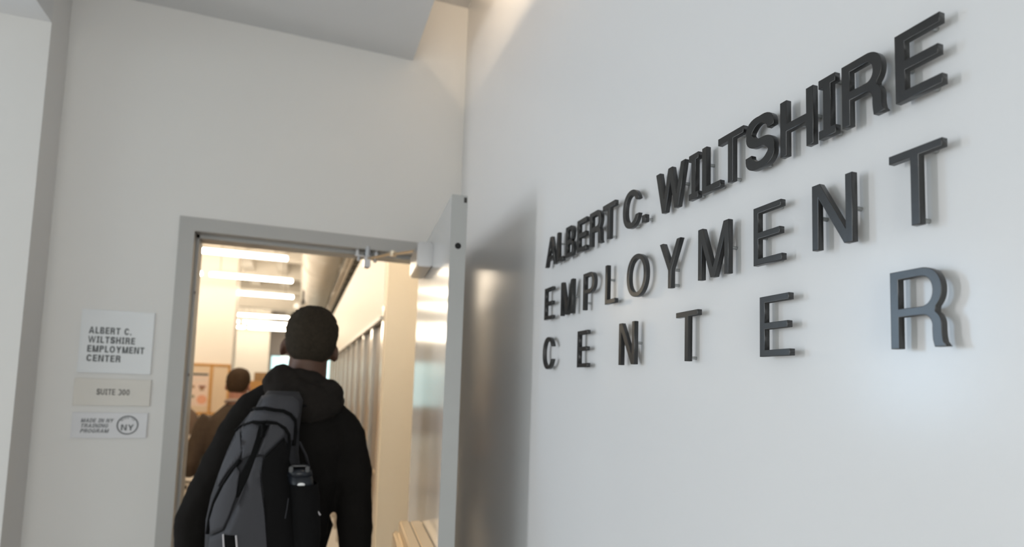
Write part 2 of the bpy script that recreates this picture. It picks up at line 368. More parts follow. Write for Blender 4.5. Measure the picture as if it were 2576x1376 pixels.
# ------------------------------------------------------------------ raised sign letters on the right wall
def arc(cx, cy, rx, ry, a0, a1, n=14, pw=2.0):
    out = []
    for i in range(n+1):
        a = math.radians(a0+(a1-a0)*i/n); c, s = math.cos(a), math.sin(a)
        out.append((cx+rx*math.copysign(abs(c)**(2/pw), c), cy+ry*math.copysign(abs(s)**(2/pw), s)))
    return out
def isect(p, q, r, s):
    x1, y1 = p; x2, y2 = q; x3, y3 = r; x4, y4 = s
    d = (x1-x2)*(y3-y4)-(y1-y2)*(x3-x4)
    a = x1*y2-y1*x2; b = x3*y4-y3*x4
    return ((a*(x3-x4)-(x1-x2)*b)/d, (a*(y3-y4)-(y1-y2)*b)/d)
def glyph(ch, w, h, s, t):
    """outlines (outer, holes...) of a capital in a w x h cell; s vertical stroke, t horizontal stroke"""
    if ch == '.': return [[(0, 0), (w, 0), (w, h), (0, h)]], [(w/2, h/2)]
    if ch == 'E':
        m0 = h*0.505-t/2; a, b = 0.975*w, 0.93*w
        return [[(0, 0), (w, 0), (w, t), (s, t), (s, m0), (b, m0), (b, m0+t), (s, m0+t), (s, h-t), (a, h-t), (a, h), (0, h)]], [(0.66*w, h-t/2), (0.66*w, t/2), (s/2, h/2)]
    if ch == 'L': return [[(0, 0), (w, 0), (w, t), (s, t), (s, h), (0, h)]], [(s/2, 0.64*h), (0.72*w, t/2)]
    if ch == 'T':
        c = 0.5*w
        return [[(c-s/2, 0), (c+s/2, 0), (c+s/2, h-t), (w, h-t), (w, h), (0, h), (0, h-t), (c-s/2, h-t)]], [(c, 0.07*h), (0.68*w, h-t/2)]
    if ch == 'H':
        m0 = 0.5*h-t/2
        return [[(0, 0), (s, 0), (s, m0), (w-s, m0), (w-s, 0), (w, 0), (w, h), (w-s, h), (w-s, m0+t), (s, m0+t), (s, h), (0, h)]], [(w-s/2, 0.52*h), (0.45*w, 0.5*h)]
    if ch == 'I':
        c = w*0.5
        return [[(0, 0), (w, 0), (w, t), (c+s/2, t), (c+s/2, h-t), (w, h-t), (w, h), (0, h), (0, h-t), (c-s/2, h-t), (c-s/2, t), (0, t)]], [(0.66*w, t/2), (0.66*w, h-t/2)]
    if ch == 'A':
        b = s*1.12; l0, l1 = w/2-s*0.52, w/2+s*0.52
        mid = (w/2, h*0.985-s*1.5)
        iL = lambda y: b+(w/2-b)*(y/(h*0.86)); iR = lambda y: w-iL(y)
        c0, c1 = 0.20*h, 0.20*h+t
        return [[(0, 0), (b, 0), (iL(c0), c0), (iR(c0), c0), (w-b, 0), (w, 0), (l1, h), (l0, h)], [(iL(c1), c1), (w/2, h*0.86), (iR(c1), c1)]], [(0.30*w, 0.5*h), (0.70*w, 0.5*h)]
    if ch == 'W':
        k = w/0.0866
        tl = (0, 0.0126*k); tm = (0.0378*k, 0.0496*k); tr = (w-0.012*k, w); bl = (0.0194*k, 0.0312*k); br = (0.0603*k-0.0036*k, 0.0718*k-0.0036*k)
        i1 = isect((tl[1], h), (bl[1], 0), (tm[0], h), (bl[0], 0)); i2 = isect((tm[1], h), (br[1], 0), (tr[0], h), (br[0], 0)); i3 = isect((bl[1], 0), (tm[1], h), (br[0], 0), (tm[0], h))
        return [[(tl[0], h), (bl[0], 0), (bl[1], 0), i3, (br[0], 0), (br[1], 0), (tr[1], h), (tr[0], h), i2, (tm[1], h), (tm[0], h), i1, (tl[1], h)]], [(0.83*w, 0.52*h), (0.17*w, 0.6*h)]
    if ch == 'M':
        ta = 1.2*s; c0, c1 = w/2-0.56*s, w/2+0.56*s; yk = 0.80*h
        sl = min(yk/(c0-s), 0.82*h/(w/2-ta)); yk = sl*(c0-s)
        j = (w/2, h-(w/2-ta)*sl)
        return [[(0, 0), (s, 0), (s, yk), (c0, 0), (c1, 0), (w-s, yk), (w-s, 0), (w, 0), (w, h), (w-ta, h), j, (ta, h), (0, h)]], [(w-s/2, 0.49*h), (s/2, 0.49*h)]
    if ch == 'N':
        ta = 1.25*s; y2 = 0.79*h; y1 = h-y2
        return [[(0, 0), (s, 0), (s, y2), (w-ta, 0), (w, 0), (w, h), (w-s, h), (w-s, y1), (ta, h), (0, h)]], [(w-s/2, 0.5*h), (s/2, 0.5*h)]
    if ch == 'Y':
        c = w/2; a = 1.12*s; yj = 0.38*h
        n = isect((a, h), (a+(c-s/2), yj), (c, 0), (c, h))
        return [[(c-s/2, 0), (c+s/2, 0), (c+s/2, yj), (w, h), (w-a, h), n, (a, h), (0, h), (c-s/2, yj)]], [(c, 0.07*h), (c, 0.40*h)]
    if ch == 'O':
        return [arc(w/2, h/2, w/2, h/2, 0, 352, 44, 2.15), arc(w/2, h/2, w/2-s, h/2-t, 0, 352, 44, 2.15)], [(0.42*w, t*0.55), (0.6*w, h-t*0.6)]
    if ch == 'C':
        o = arc(w/2, h/2, w/2, h/2, 26, 334, 40, 2.2); i = arc(w/2, h/2, w/2-s, h/2-t, 334, 26, 40, 2.2)
        o[0] = (w*0.985, 0.69*h); i[-1] = (w*0.985-s*1.02, 0.69*h); o[-1] = (w*0.985, 0.31*h); i[0] = (w*0.985-s*1.02, 0.31*h)
        return [o+i], [(0.55*w, t*0.5), (0.55*w, h-t*0.5)]
    if ch == 'S':
        rx = w/2-s/2; ry = 0.25*h-t/4; yu = 0.75*h-t/4; yl = 0.25*h+t/4
        cl_ = arc(w/2, yu, rx*0.96, ry, 2, 270, 24, 2.25)[:-1] + arc(w/2, yl, rx, ry, 90, -178, 24, 2.25)
        cl_[0] = (cl_[0][0], yu-0.015*h); cl_[-1] = (cl_[-1][0], yl+0.015*h)
        Lf, Rt = [], []
        for i, p in enumerate(cl_):
            a = cl_[max(0, i-1)]; b = cl_[min(len(cl_)-1, i+1)]
            dx, dy = b[0]-a[0], b[1]-a[1]; q = math.hypot(dx, dy); dx /= q; dy /= q
            hw_ = (s*abs(dy)+t*abs(dx))/2/max(0.85, math.hypot(abs(dx), abs(dy)))
            Lf.append((p[0]-dy*hw_, p[1]+dx*hw_)); Rt.append((p[0]+dy*hw_, p[1]-dx*hw_))
        return [Lf+Rt[::-1]], [(0.55*w, t*0.5), (0.5*w, 0.5*h)]
    if ch == 'U':
        y = 0.36*h
        return [[(0, h), (0, y)]+arc(w/2, y, w/2, y, 180, 360, 20, 2.1)+[(w, h), (w-s, h), (w-s, y)]+arc(w/2, y, w/2-s, y-t, 360, 180, 20, 2.1)+[(s, h)]], []
    if ch == 'D':
        r = w*0.62
        return [[(0, 0)]+arc(w-r, h/2, r, h/2, -90, 90, 20, 2.1)+[(0, h)], [(s, t)]+arc(w-r, h/2, r-s, h/2-t, -90, 90, 20, 2.1)+[(s, h-t)]], []
    if ch == 'G':
        o = arc(w/2, h/2, w/2, h/2, 28, 330, 34, 2.2); i = arc(w/2, h/2, w/2-s, h/2-t, 318, 28, 34, 2.2)
        return [o+[(w, 0.25*h), (w, 0.52*h), (0.52*w, 0.52*h), (0.52*w, 0.52*h-t), (w-s, 0.52*h-t), (w-s, 0.30*h)]+i], []
    if ch == '0':
        return glyph('O', w, h, s, t)
    if ch == '3':
        r = h*0.25
        c = [(0.02*w, h-t/2)]+arc(w-s/2-0.34*w, 0.75*h-t/4, 0.34*w, 0.25*h-t/4, 90, -90, 12)+arc(w-s/2-0.36*w, 0.25*h+t/4, 0.36*w, 0.25*h-t/4, 90, -90, 12)+[(0.0, t/2)]
        Lf, Rt = [], []
        for k, p in enumerate(c):
            a = c[max(0, k-1)]; b = c[min(len(c)-1, k+1)]; dx, dy = b[0]-a[0], b[1]-a[1]; q = math.hypot(dx, dy) or 1
            Lf.append((p[0]-dy/q*s/2, p[1]+dx/q*t/2)); Rt.append((p[0]+dy/q*s/2, p[1]-dx/q*t/2))
        return [Lf+Rt[::-1]], []
    if ch == 'P':
        y0 = 0.44*h; r = (h-y0)/2; rx = min(r*1.0, w*0.55); ri = r-t; c = w-rx
        return [[(0, 0), (s, 0), (s, y0)]+arc(c, y0+r, rx, r, -90, 90, 18, 2.2)+[(0, h)], [(s, y0+t)]+arc(c, y0+r, rx-s, ri, -90, 90, 18, 2.2)+[(s, h-t)]], [(s/2, 0.2*h), (0.5*w, h-t/2)]
    if ch == 'B':
        y0 = 0.49*h; r1 = (h-y0)/2+t/4; r2 = h/2-r1+t/2; r1 = (h-y0+t)/2-t*0.25; 
        ua = (h+y0)/2; ur = (h-y0)/2; la = y0/2+t*0.0; lr = y0/2
        c1 = w*0.93-ur*0.8; c2 = w-lr*0.8
        up = arc(c1, ua, ur*0.8, ur, 90, -78, 16, 2.2); lo = arc(c2, la, lr*0.8, lr, 78, -90, 16, 2.2)
        return [[(0, 0), (0, h)]+up+lo, [(s, y0+t/2)]+arc(c1, (y0+t/2+h-t)/2, ur*0.8-s, (h-t-y0-t/2)/2, -90, 90, 14, 2.2)+[(s, h-t)], [(s, t)]+arc(c2, (t+y0-t/2)/2, lr*0.8-s, (y0-t/2-t)/2, -90, 90, 14, 2.2)+[(s, y0-t/2)]], [(s/2, 0.5*h), (0.5*w, t/2)]
    if ch == 'R':
        y0 = 0.425*h; r = (h-y0)/2; wb = 0.955*w; rx = r*0.92; c = wb-rx
        ny = y0+t*0.55                    # where the leg springs from the bowl
        bowl = arc(c, y0+r, rx, r, 90, -46, 18, 2.2)
        wl = wb*0.985
        legR = [(0.84*w, ny-0.015*h)] + arc(wl-0.20*w, 0.27*h, 0.20*w, ny-0.03*h-0.27*h, 62, 0, 8) + [(wl, 0.20*h), (wl+0.006*w, 0.13*h), (wl+0.022*w, 0.06*h), (w+0.02*w, 0)]
        legL = [(w+0.02*w-s*1.28, 0), (wl-s*1.0+0.004*w, 0.09*h), (wl-s*1.02, 0.18*h), (wl-s*1.02, 0.25*h)] + arc(wl-s-0.17*w, 0.25*h, 0.17*w, y0-0.02*h-0.25*h, 0, 90, 8, 2.1)
        yb = y0-0.02*h
        outer = [(0, 0), (0, h)] + bowl + legR + legL + [(s, yb), (s, 0)]
        hole = [(s, y0+t-0.02*h)]+arc(c, (y0+t-0.02*h+h-t)/2, rx-s, (h-t-y0-t+0.02*h)/2, -90, 90, 16, 2.2)+[(s, h-t)]
        return [outer, hole], [(0.68*w, h-t/2), (0.66*w, y0+t*0.4)]
LETT_T, LETT_B = 0.0088, WX-0.0108     # thickness and back plane (front plane .5924)
ROT = Matrix(((0, 0, -1, 0), (-1, 0, 0, 0), (0, 1, 0, 0), (0, 0, 0, 1)))
def sign_letter(ch, y, z, w, h, s, t, label):
    polys, pins = glyph(ch, w, h, s, t)
    cu = bpy.data.curves.new('glyph', 'CURVE'); cu.dimensions = '2D'; cu.fill_mode = 'BOTH'
    be = 0.0006
    cu.extrude = LETT_T/2-be; cu.bevel_depth = be; cu.bevel_resolution = 2; cu.offset = -be
    for P in polys:
        sp = cu.splines.new('POLY'); sp.points.add(len(P)-1); sp.use_cyclic_u = True
        for k, q in enumerate(P): sp.points[k].co = (q[0], q[1], 0, 1)
    tmp = bpy.data.objects.new('tmp', cu); C.objects.link(tmp)
    dg = bpy.context.evaluated_depsgraph_get()
    me = bpy.data.meshes.new_from_object(tmp.evaluated_get(dg)); bpy.data.objects.remove(tmp); bpy.data.curves.remove(cu)
    me.name = 'sign_letter'; me.transform(ROT); me.materials.clear(); me.materials.append(M['letter'])
    o = bpy.data.objects.new('sign_letter', me); C.objects.link(o)
    o.location = (LETT_B-LETT_T/2, y, z)
    tag(o, label, 'sign letter', 'raised letters of the wall sign')
    for px, py in pins:
        bm = bmesh.new(); cyl(bm, (LETT_B-0.001, y-px, z+py), (WX+0.004, y-px, z+py), 0.0026, 12)
        mesh('standoff_pin', bm, 'pin', o, loc=(LETT_B, y-px, z+py))
    return o
R1 = dict(z=CZ+0.3223, h=0.0760, s=0.0112, t=0.0106)
R2 = dict(z=CZ+0.1842, h=0.0822, s=0.0094, t=0.0088)
R3 = dict(z=CZ+0.0562, h=0.0822, s=0.0094, t=0.0088)
TOP = [('A', 1.4217, .0665, 'first letter A at the left end of the top row'), ('L', 1.350, .0385, 'letter L after the first A in the top row'), ('B', 1.2977, .0460, 'letter B in the top row'),
       ('E', 1.2345, .0485, 'letter E between B and R in the top row'), ('R', 1.1708, .0560, 'letter R before the first T in the top row'), ('T', 1.1105, .0528, 'letter T ending the first word of the top row'),
       ('C', 1.026, .0615, 'letter C standing before the full stop in the top row'), ('.', .9552, .0128, 'small square full stop after C in the top row'), ('W', .9085, .0866, 'wide letter W in the top row'),
       ('I', .8115, .0247, 'slab letter I between W and L in the top row'), ('L', .777, .0444, 'letter L between slab I and T in the top row'), ('T', .738, .0556, 'letter T before the S in the top row'),
       ('S', .6775, .0545, 'curved letter S in the top row'), ('H', .6118, .0548, 'letter H in the top row'), ('I', .5487, .0247, 'slab letter I between H and R in the top row'),
       ('R', .5150, .0545, 'large letter R before the last E in the top row'), ('E', .4474, .0498, 'large last letter E at the upper right of the top row')]
MID = [('E', 1.4205, .0535, 'first letter E at the left end of the middle row'), ('M', 1.318, .0675, 'letter M beside the first E in the middle row'), ('P', 1.1968, .0545, 'letter P with a warm sheen in the middle row'),
       ('L', 1.094, .0416, 'letter L with a warm sheen in the middle row'), ('O', 1.007, .0700, 'oval letter O in the middle row'), ('Y', .8944, .0614, 'letter Y in the middle row'),
       ('M', .7860, .0720, 'letter M between Y and E in the middle row'), ('E', .6622, .0522, 'letter E between M and N in the middle row'), ('N', .5602, .0575, 'letter N in the middle row'), ('T', .4567, .0570, 'last letter T at the right end of the middle row')]
BOT = [('C', 1.4234, .0660, 'first letter C at the left end of the bottom row'), ('E', 1.2203, .0505, 'first letter E beside C in the bottom row'), ('N', 1.0335, .0585, 'letter N in the bottom row'),
       ('T', .8438, .0577, 'letter T in the bottom row'), ('E', .6505, .0533, 'second letter E beside the T in the bottom row'), ('R', .4583, .0570, 'last letter R with a bluish sheen in the bottom row')]
for row, rp in ((TOP, R1), (MID, R2), (BOT, R3)):
    for ch, y, w_, lb in row:
        sign_letter(ch, y, rp['z'], w_, 0.0140 if ch == '.' else rp['h'], rp['s'], rp['t'], 'dark raised metal '+lb)

# ------------------------------------------------------------------ plaques beside the door
def text(name, s, x, y, z, size, m, parent, sx=1.0, off=0.0, align='LEFT', shear=0.0, rot=0.0, width=None):
    cu = bpy.data.curves.new('t', 'FONT'); cu.body = s; cu.size = size; cu.extrude = 0.0002; cu.offset = off; cu.align_x = align; cu.shear = shear
    cu.resolution_u = 3
    tmp = bpy.data.objects.new('tmp', cu); C.objects.link(tmp)
    me = bpy.data.meshes.new_from_object(tmp.evaluated_get(bpy.context.evaluated_depsgraph_get()))
    bpy.data.objects.remove(tmp); bpy.data.curves.remove(cu)
    if width:
        xs = [v.co.x for v in me.vertices]; sx = width/(max(xs)-min(xs))
    me.transform(Matrix.Rotation(rot, 4, 'Z') @ Matrix.Diagonal((sx, 1, 1, 1)))
    me.transform(Matrix.Rotation(R90, 4, 'X')); me.materials.clear(); me.materials.append(M[m]); me.name = name
    o = bpy.data.objects.new(name, me); C.objects.link(o); o.location = Vector((x, y, z)); 
    if parent is not None: o.parent = parent; o.location -= world_loc(parent)
    return o
def plaque(x0, x1, z0, z1, m, label, th=0.006):
    bm = boxes((x0, x1, WY-th, WY, z0, z1), bev=0.0012)
    return tag(mesh('wall_plaque', bm, m, loc=((x0+x1)/2, WY, z0)), label, 'sign', 'plaques left of the doorway')
CAP = 0.72
p1 = plaque(-0.717, -0.496, CZ+0.0155, CZ+0.2357, 'acrylic', 'largest square white plaque with four lines of bold capitals, left of the door')
CW = dict(A=.86, B=.68, C=.76, D=.74, E=.62, G=.80, H=.74, I=.40, L=.56, M=.90, N=.78, O=.82, P=.66, R=.72, S=.68, T=.66, U=.74, W=1.14, Y=.80)
CW.update({'0': .68, '3': .62, '.': .22, ' ': .34})
def print_line(string, x, y, z, h, m, parent, width, weight=0.235, shear=0.0, name='lettering', center=False):
    """one printed line of capitals drawn with the same outlines as the raised letters"""
    cu = bpy.data.curves.new('t', 'CURVE'); cu.dimensions = '2D'; cu.fill_mode = 'BOTH'; cu.extrude = 0.0002
    pen = 0.0; segs = []
    for ch in string:
        w_ = CW[ch]*h
        if ch != ' ': segs += [[(pen+a, b) for a, b in P] for P in glyph(ch, w_, 0.22*h if ch == '.' else h, weight*h, weight*0.86*h)[0]]
        pen += w_+0.15*h
    k = width/(pen-0.15*h); x0 = -width/2 if center else 0
    for P in segs:
        sp = cu.splines.new('POLY'); sp.points.add(len(P)-1); sp.use_cyclic_u = True
        for q, (a, b) in zip(sp.points, P): q.co = (x0+a*k+shear*b, b, 0, 1)
    tmp = bpy.data.objects.new('tmp', cu); C.objects.link(tmp)
    me = bpy.data.meshes.new_from_object(tmp.evaluated_get(bpy.context.evaluated_depsgraph_get()))
    bpy.data.objects.remove(tmp); bpy.data.curves.remove(cu)
    me.transform(Matrix.Rotation(R90, 4, 'X')); me.materials.clear(); me.materials.append(M[m]); me.name = name
    o = bpy.data.objects.new(name, me); C.objects.link(o); o.parent = parent; o.location = Vector((x, y, z))-world_loc(parent)
    return o
for i, (ln, tw) in enumerate((('ALBERT C.', 0.128), ('WILTSHIRE', 0.141), ('EMPLOYMENT', 0.1716), ('CENTER', 0.1016))):
    print_line(ln, -0.692, WY-0.0063, CZ+0.1515-i*0.0322, 0.0235, 'print_', p1, tw)
p2 = plaque(-0.7215, -0.491, CZ-0.0965, CZ-0.0035, 'acrylic_b', 'cream suite number plaque between the two white plaques')
print_line('SUITE 300', -0.604, WY-0.0063, CZ-0.0595, 0.0205, 'print_d', p2, 0.0985, 0.19, center=True)
p3 = plaque(-0.719, -0.4935, CZ-0.2085, CZ-0.1205, 'acrylic_c', 'lowest white plaque with a round emblem beside small bold text')
for i, (ln, tw) in enumerate((('MADE IN NY', 0.094), ('TRAINING', 0.080), ('PROGRAM', 0.082))):
    print_line(ln, -0.692, WY-0.0063, CZ-0.1545-i*0.0178, 0.0132, 'print_', p3, tw, 0.20, shear=0.22)
ec = Vector((-0.553, WY-0.0063, CZ-0.163))
bm = bmesh.new(); tube(bm, [ec+Vector((0.031*math.cos(a), 0, 0.031*math.sin(a))) for a in [2*math.pi*k/40 for k in range(40)]], 0.0020, 6, closed=True)
em = mesh('emblem_ring', bm, 'print_', p3)
print_line('NY', ec.x, ec.y, ec.z-0.0185, 0.0205, 'print_', p3, 0.038, 0.19, name='emblem_letters', center=True)
for k, (ch, a) in enumerate(zip('MADE IN', (138, 122, 106, 90, 76, 62, 46))):
    if ch != ' ': text('emblem_small_letter', ch, ec.x+0.0225*math.cos(math.radians(a)), ec.y, ec.z+0.0225*math.sin(math.radians(a)), 0.0072, 'print_', p3, 1.0, 0.0002, 'CENTER', rot=math.radians(a-90))

# ------------------------------------------------------------------ office shell seen through the doorway
OC = CZ+2.45
struct(mesh('wall_office_end', boxes((-6.2, -5.6, 22, 22.3, 0, OC), (-1.9, -0.95, 22, 22.3, 0, OC), (-5.6, -1.9, 22, 22.3, CZ+0.98, OC), (-0.95, 2.2, 22, 22.3, CZ+0.98, OC), (-5.6, -1.9, 22, 22.3, 0, CZ-0.75), (-0.95, 2.2, 22, 22.3, 0, CZ-0.75)), 'offl'), 'lilac white end wall of the office above the windows')
def window(name, x0, x1, z0, z1, n):
    bm = bmesh.new(); y0, y1 = 22.08, 22.16
    for k in range(n+1):
        x = x0+(x1-x0)*k/n; box(bm, max(x0, x-0.03), min(x1, x+0.03), y0, y1, z0, z1)
    box(bm, x0, x1, y0, y1, z0, z0+0.05); box(bm, x0, x1, y0, y1, z1-0.05, z1)
    o = struct(mesh(name, bm, 'winframe', loc=((x0+x1)/2, 22.1, z0)), 'bright window in the office end wall')
    for k in range(n):
        a, b = x0+(x1-x0)*k/n+0.03, x0+(x1-x0)*(k+1)/n-0.03
        mesh('pane', boxes((a, b, 22.115, 22.123, z0+0.05, z1-0.05)), 'glass', o)
window('window_1', -0.95, 2.2, CZ-0.75, CZ+0.98, 3)
window('window_2', -5.6, -1.9, CZ-0.75, CZ+0.98, 4)
struct(mesh('wall_office_left', boxes((-1.50, -1.30, WY+0.13, 4.2, 0, OC), (-6.2, -1.50, 4.0, 4.2, 0, OC), (-6.2, -6.0, 4.2, 22, 0, OC)), 'off'))
struct(mesh('wall_office_right', boxes((2.0, 2.2, WY+0.13, 22, 0, OC), (0.75, 0.95, 3.55, 9.85, CZ+1.08, OC), (0.95, 2.0, 9.65, 9.85, 0, OC)), 'off'))
struct(mesh('wall_office_board', boxes((-6.0, -1.075, 11.0, 11.55, 0, OC)), 'off'), 'cream office wall that carries the pinboard')
struct(mesh('wall_office_stub', boxes((-2.1, -0.93, 20.3, 20.6, 0, OC)), 'off'), 'bright cream wall far down the office')
struct(mesh('wall_office_partition', boxes((0.45, 0.95, 3.55, 9.85, CZ+0.405, CZ+1.08), (0.92, 0.95, 3.55, 9.85, 0, CZ+0.405)), 'off'), 'cream partition above the row of lockers')
struct(mesh('trim_4', boxes((0.452, 0.95, 3.42, 3.55, 0, OC), (0.95, 2.0, 3.42, 3.55, 0, OC)), 'offb'), 'beige wall end beside the open door')
struct(mesh('trim_5', boxes((0.4465, 0.47, 3.49, 3.565, 0, CZ+0.47)), 'lockframe'), 'narrow bright metal post at the start of the lockers')
struct(mesh('trim_6', boxes((0.432, 0.452, 3.566, 9.85, CZ+0.392, CZ+0.418)), 'fixture'), 'thin white ledge along the top of the lockers')
struct(mesh('ceiling_office', boxes((-6.2, 2.2, 4.0, 22.3, OC, OC+0.15), (-1.5, 2.2, WY+0.13, 4.0, OC, OC+0.15)), 'slab'), 'rough concrete office ceiling')
n = 7
for i, y in enumerate((6.6, 9.0, 11.2, 13.2, 15.1, 17.0, 19.0)):
    struct(mesh('trim_%d' % n, boxes((-6.0, 2.0, y-0.14, y+0.14, OC-0.28, OC)), 'beam'), 'painted concrete beam across the office ceiling'); n += 1
for x in (-1.05, -0.42):
    struct(mesh('trim_%d' % n, boxes((x-0.10, x+0.10, WY+0.14, 22, OC-0.2, OC)), 'beam'), 'painted rib running along the office ceiling'); n += 1
struct(mesh('trim_%d' % n, boxes((-1.3, 0.1, 13.42, 13.62, CZ+1.57, CZ+1.74)), 'beam'), 'cream cross member between the lamp rows'); n += 1

# ceiling lamps
def lamp(x0, x1, y, z, label):
    t = thing('ceiling_light', label, 'lamp', ((x0+x1)/2, y, z), 'linear ceiling lamps of the office')
    mesh('housing', boxes((x0, x1, y-0.022, y+0.022, z+0.032, z+0.065), bev=0.005), 'fixture', t)
    bm = bmesh.new(); tube(bm, [(x0+0.01, y, z), (x0+0.02, y, z), (x1-0.02, y, z), (x1-0.01, y, z)], [0.018, 0.026, 0.026, 0.018], 14)
    mesh('diffuser', bm, 'tube', t, smooth=True)
    for x in (x0+0.15, x1-0.15):
        bm = bmesh.new(); cyl(bm, (x, y, z+0.06), (x, y, OC+0.005), 0.006, 8); mesh('hanger', bm, 'steel_d', t)
ZL = CZ+1.62
for y, od in zip((2.95, 4.7, 6.45), ('first', 'second', 'third')):
    lamp(-1.1, 0.1, y, ZL, od+' glowing tube lamp inside the office, above the door head')
    if y < 3: lamp(0.2, 1.4, y-0.05, ZL, 'added unseen tube lamp brightening the beige wall end inside the office')  # extra lamp, out of view, added to brighten the beige wall end
rows = (8.22, 10.0, 11.85, 15.7, 17.5, 19.3)
ords = ('nearest', 'second nearest', 'third nearest', 'third farthest', 'second farthest', 'farthest')
for y, od in zip(rows, ords):
    x1 = -0.215 if y < 9 else (-0.17 if y < 13 else -0.30)
    lamp(x1-1.2, x1, y, ZL, od+' glowing tube lamp under the office ceiling, right of its row')
    lamp(x1-2.49, x1-1.29, y, ZL, od+' glowing tube lamp of the left file under the office ceiling')
    if y < 11: lamp(x1-3.78, x1-2.58, y, ZL, od+' glowing tube lamp farthest left under the office ceiling')

# round duct with seams, conduits and cable tray
DX, DZ, DR = 0.237, CZ+2.02, 0.292
t = thing('air_duct', 'large round white air duct running along the office ceiling', 'duct', (DX, 12, DZ))
bm = bmesh.new(); tube(bm, [(DX, WY+0.14, DZ), (DX, 21.99, DZ)], DR, 32); mesh('duct_pipe', bm, 'duct', t, smooth=True)
for k in range(16):
    y = 3.2+k*1.15
    bm = bmesh.new(); tube(bm, [(DX+1.012*DR*math.cos(a), y+0.10*math.sin(a+0.5), DZ+1.012*DR*math.sin(a)) for a in [2*math.pi*i/28 for i in range(28)]], 0.008, 6, closed=True)
    mesh('seam', bm, 'duct', t, smooth=True)
    bm = bmesh.new(); cyl(bm, (DX, y+0.3, DZ+DR-0.01), (DX, y+0.3, OC+0.005), 0.008, 6); mesh('hanger', bm, 'steel_d', t)
for x, z, r, lb in ((0.425, 1.36, 0.012, 'pale conduit pipe nearest to the duct'), (0.47, 1.36, 0.022, 'thicker pale pipe beside the dark cable tray')):
    t = thing('conduit_pipe', lb+' above the lockers', 'pipe', (x, 10, CZ+z))
    bm = bmesh.new(); cyl(bm, (x, WY+0.13, CZ+z), (x, 20.3, CZ+z), r, 12); mesh('pipe_run', bm, 'conduit', t, smooth=True)
    for k in range(8):
        y = 3.7+k*2.0; bm = boxes((x-0.006, x+0.006, y-0.01, y+0.01, CZ+z+r-0.004, CZ+1.4995)); mesh('hanger', bm, 'steel_d', t)
t = thing('cable_tray', 'dark cable tray hanging between the duct and the locker partition', 'cable tray', (0.52, 10, CZ+1.5))
mesh('side_rail', boxes((0.445, 0.452, WY+0.13, 20.3, CZ+1.50, CZ+1.58)), 'tray', t); mesh('side_rail', boxes((0.628, 0.635, WY+0.13, 20.3, CZ+1.50, CZ+1.58)), 'tray', t)
for k in range(36):
    y = 2.8+k*0.48; mesh('rung', boxes((0.445, 0.635, y, y+0.38, CZ+1.50, CZ+1.512)), 'tray', t)
for k in range(8):
    y = 3.4+k*2.1; bm = bmesh.new(); cyl(bm, (0.54, y, CZ+1.505), (0.54, y, OC+0.005), 0.006, 6); mesh('hanger', bm, 'steel_d', t)
t = thing('ceiling_speaker', 'small round white fixture on a dark bracket left of the duct', 'speaker', (-0.09, 12.4, CZ+1.60))
bm = bmesh.new(); ell(bm, (-0.09, 12.4, CZ+1.52), (0.085, 0.085, 0.085)); mesh('globe', bm, 'plastic_w', t, smooth=True)
bm = boxes((-0.03, 0.03, 12.36, 12.44, CZ+1.57, CZ+1.66)); cyl(bm, (0.0, 12.4, CZ+1.65), (0.0, 12.4, OC+0.005), 0.02, 8); mesh('bracket', bm, 'dark', t)

# ------------------------------------------------------------------ lockers along the partition
loc0 = thing('locker', '', 'locker', (0.47, 3.57, 0), 'tall lockers under the partition')
PIT = 0.565
def make_locker(t):
    z1 = CZ+0.390
    mesh('carcass', boxes((0.50, 0.915, 3.572, 3.57+PIT-0.004, 0.0, z1)), 'lockdoor', t)
    mesh('stile', boxes((0.449, 0.50, 3.57+PIT-0.082, 3.57+PIT-0.003, 0.0, z1), bev=0.003), 'lockframe', t)
    mesh('top_rail', boxes((0.475, 0.50, 3.572, 3.57+PIT-0.082, z1-0.03, z1)), 'lockdoor', t)
    d = mesh('door_panel', boxes((0.472, 0.499, 3.576, 3.57+PIT-0.086, 0.06, z1-0.034), bev=0.002), 'lockdoor', t)
    bm = boxes((0.458, 0.473, 3.64, 3.655, CZ-0.52, CZ-0.50), (0.452, 0.459, 3.60, 3.76, CZ-0.515, CZ-0.505)); mesh('latch', bm, 'bar', d)
make_locker(loc0)
nth = ('first', 'second', 'third', 'fourth', 'fifth', 'sixth', 'seventh', 'eighth', 'ninth', 'tenth', 'eleventh')
def copy_tree(o, parent=None):
    c = o.copy(); C.objects.link(c); c.parent = parent
    for ch in list(o.children): copy_tree(ch, c)
    return c
lockers = [loc0]
for k in range(1, 11):
    c = copy_tree(loc0); c.location = (0.47, 3.57+PIT*k, 0); lockers.append(c)
for k, c in enumerate(lockers):
    c['label'] = nth[k]+' tall taupe locker counted from the beige wall end by the door'

# ------------------------------------------------------------------ pinboard, poster, desk, chair, cabinet
t = thing('bulletin_board', 'oak-framed cream pinboard on the office wall behind the suited man', 'pinboard', (-1.6, 10.99, CZ-0.2))
BY = 10.955
mesh('pin_surface', boxes((-2.35, -1.10, BY+0.012, 11.0, CZ-0.52, CZ+0.25)), 'cork', t)
for nm, b in (('top_rail', (-2.38, -1.075, BY, 11.0, CZ+0.245, CZ+0.285)), ('bottom_rail', (-2.38, -1.075, BY, 11.0, CZ-0.56, CZ-0.515)), ('mullion', (-1.385, -1.34, BY, 11.0, CZ-0.515, CZ+0.245)), ('stile', (-1.115, -1.075, BY, 11.0, CZ-0.515, CZ+0.245)), ('stile', (-2.38, -2.34, BY, 11.0, CZ-0.515, CZ+0.245))):
    mesh(nm, boxes(b, bev=0.004), 'oak', t)
po = thing('poster', 'pale poster with a dark header band pinned left on the board', 'poster', (-1.55, BY, CZ-0.2))
